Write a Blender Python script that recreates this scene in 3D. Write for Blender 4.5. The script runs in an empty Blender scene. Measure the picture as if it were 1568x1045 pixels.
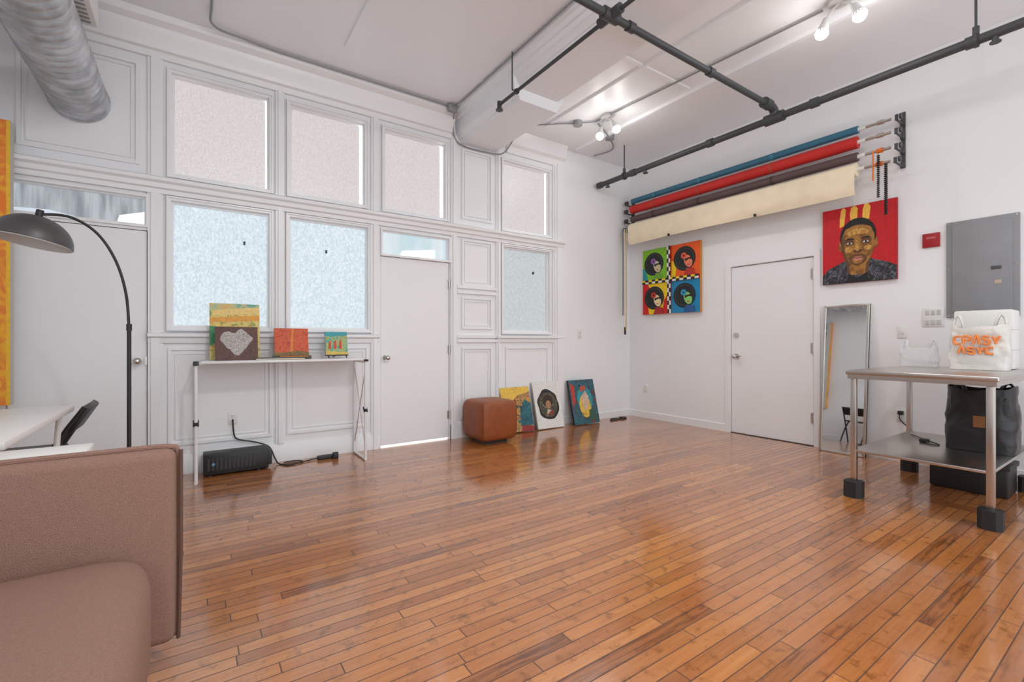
import bpy, bmesh, math, random
from mathutils import Vector, Matrix, noise
random.seed(3)
S=bpy.context.scene
pi=math.pi
# ------------------------------------------------------------ materials
def mat(name,col,rough=.5,metal=0,bump=0,bscale=40,emis=None,estr=0,alpha=1,coat=0,trans=0,var=0,vscale=8):
    m=bpy.data.materials.new(name); m.use_nodes=True
    nt=m.node_tree; b=nt.nodes['Principled BSDF']
    b.inputs['Base Color'].default_value=(*col,1); b.inputs['Roughness'].default_value=rough
    b.inputs['Metallic'].default_value=metal; b.inputs['Alpha'].default_value=alpha
    b.inputs['Coat Weight'].default_value=coat; b.inputs['Transmission Weight'].default_value=trans
    if emis: b.inputs['Emission Color'].default_value=(*emis,1); b.inputs['Emission Strength'].default_value=estr
    tc=nt.nodes.new('ShaderNodeTexCoord')
    if bump:
        n=nt.nodes.new('ShaderNodeTexNoise'); n.inputs['Scale'].default_value=bscale; n.inputs['Detail'].default_value=2
        bp=nt.nodes.new('ShaderNodeBump'); bp.inputs['Strength'].default_value=bump; bp.inputs['Distance'].default_value=.01
        nt.links.new(tc.outputs['Object'],n.inputs['Vector']); nt.links.new(n.outputs['Fac'],bp.inputs['Height']); nt.links.new(bp.outputs['Normal'],b.inputs['Normal'])
    if var:
        n=nt.nodes.new('ShaderNodeTexNoise'); n.inputs['Scale'].default_value=vscale; n.inputs['Detail'].default_value=4
        r=nt.nodes.new('ShaderNodeValToRGB')
        r.color_ramp.elements[0].position=.3; r.color_ramp.elements[1].position=.7
        r.color_ramp.elements[0].color=(*[c*(1-var) for c in col],1); r.color_ramp.elements[1].color=(*[min(1,c*(1+var)) for c in col],1)
        nt.links.new(tc.outputs['Object'],n.inputs['Vector']); nt.links.new(n.outputs['Fac'],r.inputs['Fac']); nt.links.new(r.outputs['Color'],b.inputs['Base Color'])
    return m
def abstract(name,cols,scale=8,dist=2,rough=.5,step=False):
    m=mat(name,cols[0],rough); nt=m.node_tree; b=nt.nodes['Principled BSDF']
    tc=nt.nodes.new('ShaderNodeTexCoord'); n=nt.nodes.new('ShaderNodeTexNoise'); n.inputs['Scale'].default_value=scale
    n.inputs['Detail'].default_value=5; n.inputs['Distortion'].default_value=dist; n.inputs['Roughness'].default_value=.6
    r=nt.nodes.new('ShaderNodeValToRGB'); cr=r.color_ramp
    if step: cr.interpolation='CONSTANT'
    k=len(cols)
    while len(cr.elements)<k: cr.elements.new(.5)
    for i,c in enumerate(cols):
        cr.elements[i].position=.36+.28*i/(k-1); cr.elements[i].color=(*c,1)
    nt.links.new(tc.outputs['Object'],n.inputs['Vector']); nt.links.new(n.outputs['Fac'],r.inputs['Fac']); nt.links.new(r.outputs['Color'],b.inputs['Base Color'])
    return m
def pane(name,c1,c2,scale,strength,bscale,bstr=.6):
    m=mat(name,(.6,.62,.64),.3); nt=m.node_tree; b=nt.nodes['Principled BSDF']
    tc=nt.nodes.new('ShaderNodeTexCoord'); n=nt.nodes.new('ShaderNodeTexNoise'); n.inputs['Scale'].default_value=scale; n.inputs['Detail'].default_value=8; n.inputs['Roughness'].default_value=.75
    mp=nt.nodes.new('ShaderNodeMapping'); mp.inputs['Scale'].default_value=(1,1,.6)
    r=nt.nodes.new('ShaderNodeValToRGB'); r.color_ramp.elements[0].position=.35; r.color_ramp.elements[1].position=.65
    r.color_ramp.elements[0].color=(*c1,1); r.color_ramp.elements[1].color=(*c2,1)
    nt.links.new(tc.outputs['Object'],mp.inputs['Vector']); nt.links.new(mp.outputs[0],n.inputs['Vector']); nt.links.new(n.outputs['Fac'],r.inputs['Fac'])
    nt.links.new(r.outputs['Color'],b.inputs['Emission Color']); b.inputs['Emission Strength'].default_value=strength  # pane emits by itself, standing in for daylight through the glass
    b.inputs['Base Color'].default_value=(.08,.08,.08,1)
    v=nt.nodes.new('ShaderNodeTexVoronoi'); v.inputs['Scale'].default_value=bscale
    bp=nt.nodes.new('ShaderNodeBump'); bp.inputs['Strength'].default_value=bstr; bp.inputs['Distance'].default_value=.01
    nt.links.new(tc.outputs['Object'],v.inputs['Vector']); nt.links.new(v.outputs['Distance'],bp.inputs['Height']); nt.links.new(bp.outputs['Normal'],b.inputs['Normal'])
    return m
def floormat():
    m=bpy.data.materials.new('wood_floor_planks'); m.use_nodes=True; nt=m.node_tree; N=nt.nodes; L=nt.links; b=N['Principled BSDF']
    def M(op,a,c=None,d=None):
        n=N.new('ShaderNodeMath'); n.operation=op
        for i,x in enumerate((a,c,d)):
            if x is None: continue
            if isinstance(x,(int,float)): n.inputs[i].default_value=x
            else: L.new(x,n.inputs[i])
        return n.outputs[0]
    g=N.new('ShaderNodeNewGeometry'); s=N.new('ShaderNodeSeparateXYZ'); L.new(g.outputs['Position'],s.inputs[0])
    X0,Y0=s.outputs[0],s.outputs[1]
    mk=M('MULTIPLY',M('GREATER_THAN',X0,4.216),M('LESS_THAN',X0,4.34))
    im=M('SUBTRACT',1,mk)
    X=M('ADD',M('MULTIPLY',X0,im),M('MULTIPLY',Y0,mk)); Y=M('ADD',M('MULTIPLY',Y0,im),M('MULTIPLY',X0,mk))
    w=.062; Ln=1.0
    yr=M('DIVIDE',Y,w); row=M('FLOOR',yr)
    wn=N.new('ShaderNodeTexWhiteNoise'); wn.noise_dimensions='1D'; L.new(row,wn.inputs['W'])
    xs=M('DIVIDE',M('ADD',X,M('MULTIPLY',wn.outputs['Value'],9.0)),Ln); col=M('FLOOR',xs)
    cv=N.new('ShaderNodeCombineXYZ'); L.new(row,cv.inputs[0]); L.new(col,cv.inputs[1])
    w2=N.new('ShaderNodeTexWhiteNoise'); w2.noise_dimensions='2D'; L.new(cv.outputs[0],w2.inputs['Vector'])
    idv=w2.outputs['Value']
    fy=M('FRACT',yr); fx=M('FRACT',xs)
    gy=M('LESS_THAN',M('MINIMUM',fy,M('SUBTRACT',1,fy)),.034)
    gx=M('LESS_THAN',M('MINIMUM',fx,M('SUBTRACT',1,fx)),.0024)
    gap=M('MAXIMUM',gy,gx)
    gv=N.new('ShaderNodeCombineXYZ'); L.new(M('ADD',M('MULTIPLY',X,2.5),M('MULTIPLY',idv,30)),gv.inputs[0]); L.new(M('MULTIPLY',Y,38),gv.inputs[1])
    n=N.new('ShaderNodeTexNoise'); n.inputs['Scale'].default_value=1.4; n.inputs['Detail'].default_value=5; n.inputs['Roughness'].default_value=.65; n.inputs['Distortion'].default_value=.6; L.new(gv.outputs[0],n.inputs['Vector'])
    r=N.new('ShaderNodeValToRGB'); cr=r.color_ramp
    for i in range(3): cr.elements.new(.5)
    for i,(p,c) in enumerate([(0,(.15,.046,.013)),(.16,(.34,.115,.03)),(.5,(.45,.165,.045)),(.8,(.53,.21,.06)),(1,(.61,.28,.10))]):
        cr.elements[i].position=p; cr.elements[i].color=(*c,1)
    t=M('ADD',M('MULTIPLY',idv,.7),M('MULTIPLY',M('SUBTRACT',n.outputs['Fac'],.38),.9)); L.new(t,r.inputs['Fac'])
    n2=N.new('ShaderNodeTexNoise'); n2.inputs['Scale'].default_value=14; n2.inputs['Detail'].default_value=5; n2.inputs['Roughness'].default_value=.7; L.new(g.outputs['Position'],n2.inputs['Vector'])
    mr=N.new('ShaderNodeMapRange'); mr.inputs[1].default_value=.3; mr.inputs[2].default_value=.45; mr.inputs[3].default_value=.5; mr.inputs[4].default_value=1; L.new(n2.outputs['Fac'],mr.inputs[0])
    mx=N.new('ShaderNodeMix'); mx.data_type='RGBA'; mx.blend_type='MULTIPLY'; mx.inputs[0].default_value=1
    L.new(r.outputs['Color'],mx.inputs[6]); cb=N.new('ShaderNodeCombineColor'); 
    for i in range(3): L.new(mr.outputs[0],cb.inputs[i])
    L.new(cb.outputs[0],mx.inputs[7])
    m2=N.new('ShaderNodeMix'); m2.data_type='RGBA'; L.new(M('MULTIPLY',gap,.85),m2.inputs[0]); L.new(mx.outputs[2],m2.inputs[6]); m2.inputs[7].default_value=(.04,.012,.005,1)
    L.new(m2.outputs[2],b.inputs['Base Color'])
    L.new(M('ADD',M('MULTIPLY',n2.outputs['Fac'],.22),M('ADD',.08,M('MULTIPLY',gap,.4))),b.inputs['Roughness'])
    bp=N.new('ShaderNodeBump'); bp.inputs['Strength'].default_value=.25; bp.inputs['Distance'].default_value=.003
    L.new(M('ADD',M('SUBTRACT',1,gap),M('ADD',M('MULTIPLY',idv,.3),M('MULTIPLY',n.outputs['Fac'],.4))),bp.inputs['Height']); L.new(bp.outputs['Normal'],b.inputs['Normal'])
    b.inputs['Coat Weight'].default_value=.75
    L.new(M('ADD',M('MULTIPLY',n2.outputs['Fac'],.16),.01),b.inputs['Coat Roughness'])
    L.new(bp.outputs['Normal'],b.inputs['Coat Normal'])
    return m
WHITE=mat('white_wall_paint',(.86,.87,.885),.55,bump=.04,bscale=25)
TRIM=mat('white_trim_paint',(.86,.87,.885),.3,bump=.03,bscale=12)
CEIL=mat('ceiling_paint',(.88,.91,.945),.4,bump=.04,bscale=6)
DOORM=mat('door_paint',(.86,.87,.885),.35,bump=.02,bscale=8)
GAP_SHADE=mat('door_gap_shade',(.05,.05,.05),.8)  # dark sheet behind the doors, painted shade for the slits around them
BLACK=mat('black_plastic',(.015,.015,.017),.45)
PIPE=mat('black_iron_pipe',(.07,.075,.082),.5,metal=.3,bump=.1,bscale=60)
CHROME=mat('brushed_nickel',(.6,.58,.55),.3,metal=1)
STEEL=mat('stainless_steel',(.58,.55,.52),.28,metal=1,bump=.03,bscale=80)
GALV=mat('galvanised_duct',(.50,.53,.56),.42,metal=.55,bump=.3,bscale=22,var=.3,vscale=9)
PLW=mat('white_plastic',(.78,.78,.76),.4)
GREYM=mat('grey_panel_enamel',(.26,.27,.285),.45,var=.04)
LAMPG=mat('lamp_grey_metal',(.085,.083,.085),.4,metal=.3)
LAMPI=mat('lamp_inner',(.62,.60,.58),.5)
SOFA=mat('mauve_brown_fabric',(.315,.185,.14),.9,bump=.5,bscale=350,var=.14,vscale=260)
SOFAD=mat('fabric_piping',(.13,.07,.05),.9)
RUST=mat('rust_leather',(.27,.068,.015),.45,bump=.15,bscale=60,var=.15)
# ------------------------------------------------------------ mesh builder
class MB:
    def __init__(s,name): s.name=name; s.v=[]; s.f=[]; s.fm=[]; s.fs=[]; s.mats=[]; s.M=Matrix.Identity(4)
    def mi(s,m):
        if m not in s.mats: s.mats.append(m)
        return s.mats.index(m)
    def add(s,vs,fs,m,smooth=False,M=None):
        o=len(s.v); T=s.M if M is None else s.M@M
        s.v+= [T@Vector(v) for v in vs]; k=s.mi(m)
        for f in fs: s.f.append([o+i for i in f]); s.fm.append(k); s.fs.append(smooth)
        return s
    def box(s,lo,hi,m,r=0,seg=2,M=None):
        hi=Vector(hi); lo=Vector(lo)
        for i in range(3):
            if hi[i]<lo[i]: hi[i],lo[i]=lo[i],hi[i]
        if r<=0:
            vs=[(x,y,z) for x in (lo.x,hi.x) for y in (lo.y,hi.y) for z in (lo.z,hi.z)]
            return s.add(vs,[(0,1,3,2),(4,6,7,5),(0,4,5,1),(2,3,7,6),(0,2,6,4),(1,5,7,3)],m,False,M)
        r=min(r,.49*min(hi-lo))
        bm=bmesh.new(); bmesh.ops.create_cube(bm,size=1)
        for v in bm.verts: v.co=Vector([lo[i]+(v.co[i]+.5)*(hi[i]-lo[i]) for i in range(3)])
        bmesh.ops.bevel(bm,geom=bm.edges[:],offset=r,segments=seg,affect='EDGES',profile=.5)
        bm.verts.index_update()
        vs=[v.co.copy() for v in bm.verts]; fs=[[v.index for v in f.verts] for f in bm.faces]; bm.free()
        return s.add(vs,fs,m,True,M)
    def cyl(s,p0,p1,r0,m,r1=None,n=16,caps=True,M=None):
        if r1 is None: r1=r0
        p0=Vector(p0);p1=Vector(p1); d=(p1-p0).normalized(); a=d.orthogonal().normalized(); b=d.cross(a)
        vs=[]
        for p,r in ((p0,r0),(p1,r1)):
            for i in range(n):
                t=2*pi*i/n; vs.append(p+a*r*math.cos(t)+b*r*math.sin(t))
        s.add(vs,[(i,(i+1)%n,n+(i+1)%n,n+i) for i in range(n)],m,True,M)
        if caps: s.add(vs[:n],[list(range(n))[::-1]],m,False,M); s.add(vs[n:],[list(range(n))],m,False,M)
        return s
    def tube(s,pts,r,m,n=8,M=None,smooth=True):
        pts=[Vector(p) for p in pts]
        if smooth and len(pts)>2:
            q=[]
            for i in range(len(pts)-1):
                p0=pts[max(i-1,0)];p1=pts[i];p2=pts[i+1];p3=pts[min(i+2,len(pts)-1)]
                for k in range(6):
                    t=k/6; q.append(.5*((2*p1)+(p2-p0)*t+(2*p0-5*p1+4*p2-p3)*t*t+(3*p1-p0-3*p2+p3)*t**3))
            q.append(pts[-1]); pts=q
        vs=[];a=None
        for i,p in enumerate(pts):
            d=(pts[min(i+1,len(pts)-1)]-pts[max(i-1,0)]).normalized()
            if a is None: a=d.orthogonal().normalized()
            else:
                a=a-d*a.dot(d); a=a.normalized() if a.length>1e-6 else d.orthogonal().normalized()
            b=d.cross(a)
            for k in range(n):
                t=2*pi*k/n; vs.append(p+a*r*math.cos(t)+b*r*math.sin(t))
        fs=[(i*n+k,i*n+(k+1)%n,(i+1)*n+(k+1)%n,(i+1)*n+k) for i in range(len(pts)-1) for k in range(n)]
        fs+= [list(range(n))[::-1],[ (len(pts)-1)*n+k for k in range(n)]]
        return s.add(vs,fs,m,True,M)
    def lathe(s,prof,c,m,n=32,M=None):
        c=Vector(c); vs=[]
        for r,z in prof:
            for i in range(n):
                t=2*pi*i/n; vs.append(c+Vector((r*math.cos(t),r*math.sin(t),z)))
        fs=[(j*n+i,j*n+(i+1)%n,(j+1)*n+(i+1)%n,(j+1)*n+i) for j in range(len(prof)-1) for i in range(n)]
        return s.add(vs,fs,m,True,M)
    def sell(s,c,h,m,e=.3,e2=None,nu=40,nv=24,M=None,fn=None):
        e2=e if e2 is None else e2
        sp=lambda x,p: math.copysign(abs(x)**p,x)
        vs=[]
        for j in range(nv+1):
            ph=-pi/2+pi*j/nv
            for i in range(nu):
                th=2*pi*i/nu
                p=Vector((sp(math.cos(ph),e2)*sp(math.cos(th),e)*h[0],sp(math.cos(ph),e2)*sp(math.sin(th),e)*h[1],sp(math.sin(ph),e2)*h[2]))
                if fn: p=fn(p)
                vs.append(Vector(c)+p)
        fs=[(j*nu+i,j*nu+(i+1)%nu,(j+1)*nu+(i+1)%nu,(j+1)*nu+i) for j in range(nv) for i in range(nu)]
        return s.add(vs,fs,m,True,M)
    def prof(s,pts,axis,a,b,m):
        n=len(pts)
        f={'x':lambda p,t:(t,p[0],p[1]),'y':lambda p,t:(p[0],t,p[1]),'z':lambda p,t:(p[0],p[1],t)}[axis]
        vs=[f(p,a) for p in pts]+[f(p,b) for p in pts]
        return s.add(vs,[(i,(i+1)%n,n+(i+1)%n,n+i) for i in range(n)]+[list(range(n))[::-1],list(range(n,2*n))],m)
    def done(s,parent=None,normals=True):
        me=bpy.data.meshes.new(s.name); me.from_pydata([tuple(v) for v in s.v],[],s.f)
        for m in s.mats: me.materials.append(m)
        for p,k,sm in zip(me.polygons,s.fm,s.fs): p.material_index=k; p.use_smooth=sm
        if normals:
            bm=bmesh.new(); bm.from_mesh(me); bmesh.ops.recalc_face_normals(bm,faces=bm.faces[:]); bm.to_mesh(me); bm.free()
        try: me.set_sharp_from_angle(angle=math.radians(40))
        except Exception: pass
        o=bpy.data.objects.new(s.name,me); S.collection.objects.link(o)
        if parent: o.parent=parent
        return o
def ell(cx,cy,rx,ry,n=20,a0=0,a1=2*pi):
    return [(cx+rx*math.cos(a0+(a1-a0)*i/n),cy+ry*math.sin(a0+(a1-a0)*i/n)) for i in range(n+(0 if abs(a1-a0-2*pi)<1e-6 else 1))]
cmats={}
def C(r,g,b):
    k=(r,g,b)
    if k not in cmats: cmats[k]=mat('paint_%d_%d_%d'%(r*100,g*100,b*100),k,.5,var=.1,vscale=40)
    return cmats[k]
EDGE=mat('canvas_edge',(.6,.58,.54),.7)
def canvas(name,M,w,h,front,shapes=(),d=.03,edge=None,parent=None):
    b=MB(name); b.M=M
    b.box((0,0,0),(w,d,h),edge or EDGE)
    b.add([(0,-.001,0),(w,-.001,0),(w,-.001,h),(0,-.001,h)],[(0,1,2,3)],front)
    for i,(m,pts) in enumerate(shapes):
        y=-.0016-.0003*i
        b.add([(u*w,y,v*h) for u,v in pts],[list(range(len(pts)))],m)
    return b.done(parent,normals=False)
def TA(x,y,z,lean=0,rz=0): return Matrix.Translation((x,y,z))@Matrix.Rotation(math.radians(rz),4,'Z')@Matrix.Rotation(math.radians(-lean),4,'X')
def TB(x,y,z,lean=0): return TA(x,y,z,lean,-90)

YA=4.8; XB=5.45; XC=-1.16; H=3.74; YN=-2.4
# ------------------------------------------------------------ shell
b=MB('floor'); b.box((XC-.2,YN,-.1),(XB+.2,YA+.3,0),floormat()); b.done()
b=MB('ceiling'); b.box((XC-.2,YN,H),(XB+.2,YA+.3,H+.15),CEIL); b.done()
b=MB('wall_left'); b.box((XC-.15,YN,0),(XC,YA+.3,H),WHITE); b.done()
UP=[(-.165,.56),(.735,1.44),(1.645,2.355),(3.14,3.87)]
LO=[(-.17,.56),(.73,1.47),(3.14,3.87)]
ops=[(a,c,2.52,3.37) for a,c in UP]+[(a,c,1.245,2.30) for a,c in LO]
ops+=[(-1.12,-.335,2.07,2.30),(1.62,2.40,2.045,2.30),(-1.13,-.325,0,2.03),(1.605,2.41,0,2.03)]
def wallgrid(b,ops,a0,a1,z0,z1,mk):
    xs=sorted({a0,a1,*[o[0] for o in ops],*[o[1] for o in ops]}); 
    for i in range(len(xs)-1):
        x0,x1=xs[i],xs[i+1]; mid=(x0+x1)/2
        zz=sorted([(o[2],o[3]) for o in ops if o[0]<mid<o[1]]); z=z0
        for p,q in zz:
            if p>z: mk(x0,x1,z,p)
            z=max(z,q)
        if z<z1: mk(x0,x1,z,z1)
b=MB('wall_back'); wallgrid(b,ops,XC,XB+.15,0,H,lambda x0,x1,z0,z1:b.box((x0,YA,z0),(x1,YA+.14,z1),WHITE)); b.done(normals=False)
b=MB('wall_right'); wallgrid(b,[(2.26,3.19,0,2.035)],YN,YA,0,H,lambda x0,x1,z0,z1:b.box((XB,x0,z0),(XB+.14,x1,z1),WHITE)); b.done(normals=False)
PU=pane('frosted_pane_upper',(.53,.485,.48),(.69,.64,.635),70,1.0,90,.15)
PL=pane('textured_pane_lower',(.46,.58,.66),(.80,.88,.93),65,1.0,70,.6)
PG=pane('textured_pane_grey',(.42,.465,.49),(.60,.64,.66),65,.95,70,.5)
SLIT=mat('clear_glass_daylight',(.9,.95,1),.3,emis=(.93,.97,1),estr=6)
n=0
for i,(a,c) in enumerate(UP):
    n+=1; b=MB('window_%d'%n); b.box((a-.02,YA+.055,2.50),(c+.02,YA+.07,3.39),PU)
    for (x0,x1,z0,z1) in ((a,a+.018,2.52,3.37),(c-.018,c,2.52,3.37),(a+.018,c-.018,2.52,2.54),(a+.018,c-.018,3.352,3.37)): b.box((x0,YA+.02,z0),(x1,YA+.056,z1),TRIM)
    # clear margin where the frosted film stops short of the frame
    wd=.022 if i in (1,2) else .008
    b.box((c-.018-wd,YA+.053,2.54),(c-.018,YA+.0555,3.352),SLIT)
    b.done(normals=False)
for i,(a,c) in enumerate(LO):
    n+=1; b=MB('window_%d'%n); b.box((a-.02,YA+.055,1.225),(c+.02,YA+.07,2.32),PL if i<2 else PG)
    for (x0,x1,z0,z1) in ((a,a+.015,1.245,2.3),(c-.015,c,1.245,2.3),(a+.015,c-.015,1.245,1.262),(a+.015,c-.015,2.283,2.3)): b.box((x0,YA+.02,z0),(x1,YA+.056,z1),TRIM)
    kx=a+.72*(c-a) if i==0 else a+.45*(c-a) if i==1 else a+.68*(c-a)
    b.box((kx,YA+.03,2.0),(kx+.015,YA+.056,2.03),BLACK)
    b.done(normals=False)
def curtainmat(name,c1,c2,sc,st):
    m=pane(name,c1,c2,6,st,40,.05); nt=m.node_tree; ramp=[x for x in nt.nodes if x.type=='VALTORGB'][0]
    w=nt.nodes.new('ShaderNodeTexNoise'); w.inputs['Scale'].default_value=sc; w.inputs['Detail'].default_value=3
    mp=nt.nodes.new('ShaderNodeMapping'); mp.inputs['Scale'].default_value=(1,1,.12); mp.inputs['Rotation'].default_value=(0,.25,0)
    tc=nt.nodes.new('ShaderNodeTexCoord'); nt.links.new(tc.outputs['Object'],mp.inputs['Vector']); nt.links.new(mp.outputs[0],w.inputs['Vector']); nt.links.new(w.outputs['Fac'],ramp.inputs['Fac'])
    return m
for (a,c,z0,z1),m in (((-1.12,-.335,2.07,2.30),curtainmat('curtain_behind_glass',(.24,.27,.30),(.50,.54,.58),22,.85)),((1.62,2.40,2.045,2.30),curtainmat('sky_behind_glass',(.50,.66,.72),(.78,.82,.85),5,.95))):
    n+=1; b=MB('window_%d'%n); b.box((a-.01,YA+.05,z0-.01),(c+.01,YA+.06,z1+.01),m)
    br=mat('daylight_gap_%d'%n,(.8,.9,.95),.4,emis=(.85,.95,1),estr=1.0)
    x0=c-.19 if a<0 else a+.2
    x1=c-.01 if a<0 else c-.15
    b.add([(x0,YA+.049,z0),(x1,YA+.049,z0),(x1,YA+.049,z0+.12),(x0+.1*(x1-x0),YA+.049,z0+.07)],[(0,1,2,3)],br)
    if a<0: b.add([(a,YA+.048,z0),(a+.45,YA+.048,z0),(a+.2,YA+.048,z0+.05),(a,YA+.048,z0+.04)],[(0,1,2,3)],mat('swag_patch',(.3,.35,.4),.5,emis=(.6,.66,.72),estr=.8))  # paler emissive quad at the lower left of the curtain
    for (xa,xb,za,zb) in ((a,a+.012,z0,z1),(c-.012,c,z0,z1),(a+.012,c-.012,z0,z0+.012),(a+.012,c-.012,z1-.012,z1)): b.box((xa,YA+.015,za),(xb,YA+.05,zb),TRIM)
    b.done(normals=False)
def knob(b,p,ax,r=.028):
    p=Vector(p); ax=Vector(ax)
    b.cyl(p,p+ax*.012,.034,CHROME,n=20); b.cyl(p+ax*.012,p+ax*.045,.011,CHROME,n=12)
    q=Matrix.Translation(p+ax*.06)
    b.sell((0,0,0),(r,r,r),CHROME,1,1,20,12,M=q)
b=MB('door_1'); b.box((-1.125,YA+.012,.006),(-.332,YA+.05,2.025),DOORM); b.box((-1.13,YA+.08,0),(-.325,YA+.1,2.03),GAP_SHADE); knob(b,(-.39,YA+.012,.965),(0,-1,0))
b.box((-.345,YA-.0,.93),(-.33,YA+.013,1.0),CHROME); b.done()
GAPL=mat('daylight_under_door',(.9,.9,.9),.5,emis=(1,1,.98),estr=1.8)
b=MB('door_2'); b.box((1.611,YA+.012,.018),(2.404,YA+.05,2.025),DOORM); b.box((1.605,YA+.08,.02),(2.41,YA+.1,2.03),GAP_SHADE); b.box((1.61,YA+.05,0.0),(2.405,YA+.06,.017),GAPL)
knob(b,(1.665,YA+.012,.95),(0,-1,0))
for z in (.28,1.03,1.78): b.cyl((2.407,YA-.004,z-.05),(2.407,YA-.004,z+.05),.009,CHROME,n=10); b.box((2.385,YA+.006,z-.045),(2.405,YA+.014,z+.045),CHROME)
b.done()
b=MB('door_3'); b.box((XB+.012,2.267,.008),(XB+.05,3.183,2.028),DOORM); b.box((XB+.08,2.26,0),(XB+.1,3.19,2.035),GAP_SHADE)
knob(b,(XB+.012,3.12,.94),(-1,0,0),.026); b.cyl((XB+.012,3.12,1.2),(XB-.012,3.12,1.2),.028,CHROME,n=20)
b.box((XB-.05,3.04,.935),(XB-.03,3.12,.95),CHROME,r=.004)
for z in (.3,1.05,1.85): b.cyl((XB-.004,2.262,z-.06),(XB-.004,2.262,z+.06),.009,CHROME,n=10); b.box((XB+.004,2.265,z-.055),(XB+.013,2.292,z+.055),CHROME)
b.box((XB-.004,2.268,0.002),(XB+.07,3.182,.007),mat('threshold_dark',(.05,.04,.03),.5)); b.done()
b=MB('trim_1')
for y0,y1 in ((2.195,2.255),(3.195,3.255)): b.box((XB-.012,y0,0),(XB-.0005,y1,2.10),TRIM)
b.box((XB-.012,2.255,2.04),(XB-.0005,3.195,2.10),TRIM); b.done(normals=False)
def frame(b,x0,x1,z0,z1,w,d,m=TRIM,y=YA):
    b.box((x0-w,y-d,z0-w),(x0,y,z1+w),m); b.box((x1,y-d,z0-w),(x1+w,y,z1+w),m)
    b.box((x0,y-d,z0-w),(x1,y,z0),m); b.box((x0,y-d,z1),(x1,y,z1+w),m)
b=MB('trim_2')
for i,(x0,x1,z0,z1) in enumerate(ops[:9]):
    frame(b,x0,x1,z0,z1,.018,.024); 
    if i not in (7,8): frame(b,x0-.018,x1+.018,z0-.018,z1+.018,.014,.036)
for x0,x1 in ((-.325,-.225),(.61,.685),(1.50,1.585),(2.42,2.50),(3.035,3.10),(3.93,4.09)):
    z0=0.0 if x0>1.4 or x0<-.2 else .17
    b.box((x0,YA-.02,z0),(x1,YA,3.5),TRIM)
    b.box((x0+.022,YA-.034,z0),(x1-.022,YA-.0195,3.5),TRIM)
b.box((3.98,YA-.05,.17),(4.10,YA-.0,3.5),TRIM)
frame(b,-1.05,-.40,2.58,3.36,.025,.02); frame(b,-1.02,-.43,2.61,3.33,.01,.012)
for x0,x1 in ((-.17,.56),(.73,1.45)):
    frame(b,x0,x1,.27,1.05,.022,.018); frame(b,x0+.035,x1-.035,.305,1.015,.01,.009)
for z0,z1 in ((2.58,3.36),(1.80,2.30),(1.29,1.62),(.25,1.03)): frame(b,2.585,2.955,z0,z1,.022,.02); frame(b,2.615,2.925,z0+.03,z1-.03,.01,.01)
for z in (1.70,1.76,1.13,1.18): b.box((2.50,YA-.03,z-.018),(3.035,YA,z+.018),TRIM)
frame(b,3.20,3.83,.27,1.03,.022,.018)
b.done(normals=False)
led=[(YA,2.34),(YA-.03,2.34),(YA-.035,2.375),(YA-.055,2.385),(YA-.06,2.42),(YA-.085,2.435),(YA-.09,2.46),(YA-.06,2.475),(YA,2.48)]
b=MB('trim_3'); b.prof(led,'x',XC,4.10,TRIM); b.done()
sil=[(YA,1.10),(YA-.025,1.11),(YA-.03,1.15),(YA-.055,1.165),(YA-.055,1.19),(YA-.02,1.2),(YA,1.2)]
b=MB('trim_4'); b.prof(sil,'x',-.325,1.58,TRIM); b.prof(sil,'x',3.035,4.1,TRIM); b.done()
cor=[(YA,3.45),(YA-.03,3.45),(YA-.035,3.50),(YA-.06,3.51),(YA-.065,3.56),(YA-.11,3.61),(YA-.12,3.66),(YA-.17,3.69),(YA-.18,H),(YA,H)]
b=MB('trim_5'); b.prof(cor,'x',XC,2.42,TRIM)
b.prof([(YA,3.47),(YA-.03,3.47),(YA-.035,3.55),(YA-.07,3.58),(YA-.08,3.68),(YA-.11,H),(YA,H)],'x',3.19,4.12,TRIM); b.done()
bb=lambda y:[(y,0),(y-.022,0),(y-.022,.13),(y-.014,.15),(y-.01,.175),(y,.18)]
b=MB('baseboard_back'); 
for a,c in ((-.325,1.59),(2.42,4.10)): b.prof(bb(YA),'x',a,c,TRIM)
b.prof([(YA,0),(YA-.012,0),(YA-.012,.09),(YA,.095)],'x',4.10,XB,TRIM); b.done()
b=MB('baseboard_right')
for a,c in ((YN,2.195),(3.255,YA)): b.prof([(XB,0),(XB-.012,0),(XB-.012,.09),(XB,.095)],'y',a,c,TRIM)
b.done()
b=MB('baseboard_left'); b.prof([(XC,0),(XC+.012,0),(XC+.012,.1),(XC,.105)],'y',YN,YA,TRIM); b.done()
b=MB('ceiling_beam')
def bprof(z): return [(2.40,H),(2.41,H-.03),(2.44,H-.035),(2.455,H-.07),(2.475,H-.075),(2.49,z+.09),(2.51,z+.08),(2.53,z+.04),(2.545,z+.035),(2.55,z),(3.01,z),(3.015,z+.035),(3.03,z+.04),(3.05,z+.08),(3.08,z+.09),(3.12,H-.075),(3.14,H-.07),(3.16,H-.035),(3.20,H-.03),(3.21,H)]
b.prof(bprof(3.43),'y',3.6,YA,CEIL); b.prof(bprof(3.54),'y',YN,3.6,CEIL)
b.done()
b=MB('trim_6')
def batten(x,y0,y1,w=.05,d=.02): b.prof([(x-w/2,H),(x-w/2+.008,H-d),(x+w/2-.008,H-d),(x+w/2,H)],'y',y0,y1,CEIL)
batten(1.1,YN,4.2); batten(4.28,YN,4.7,.06,.03); batten(3.5,YN,4.4,.04)
b.box((3.21,2.9,H-.015),(4.2,2.94,H),CEIL)
b.done()
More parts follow.
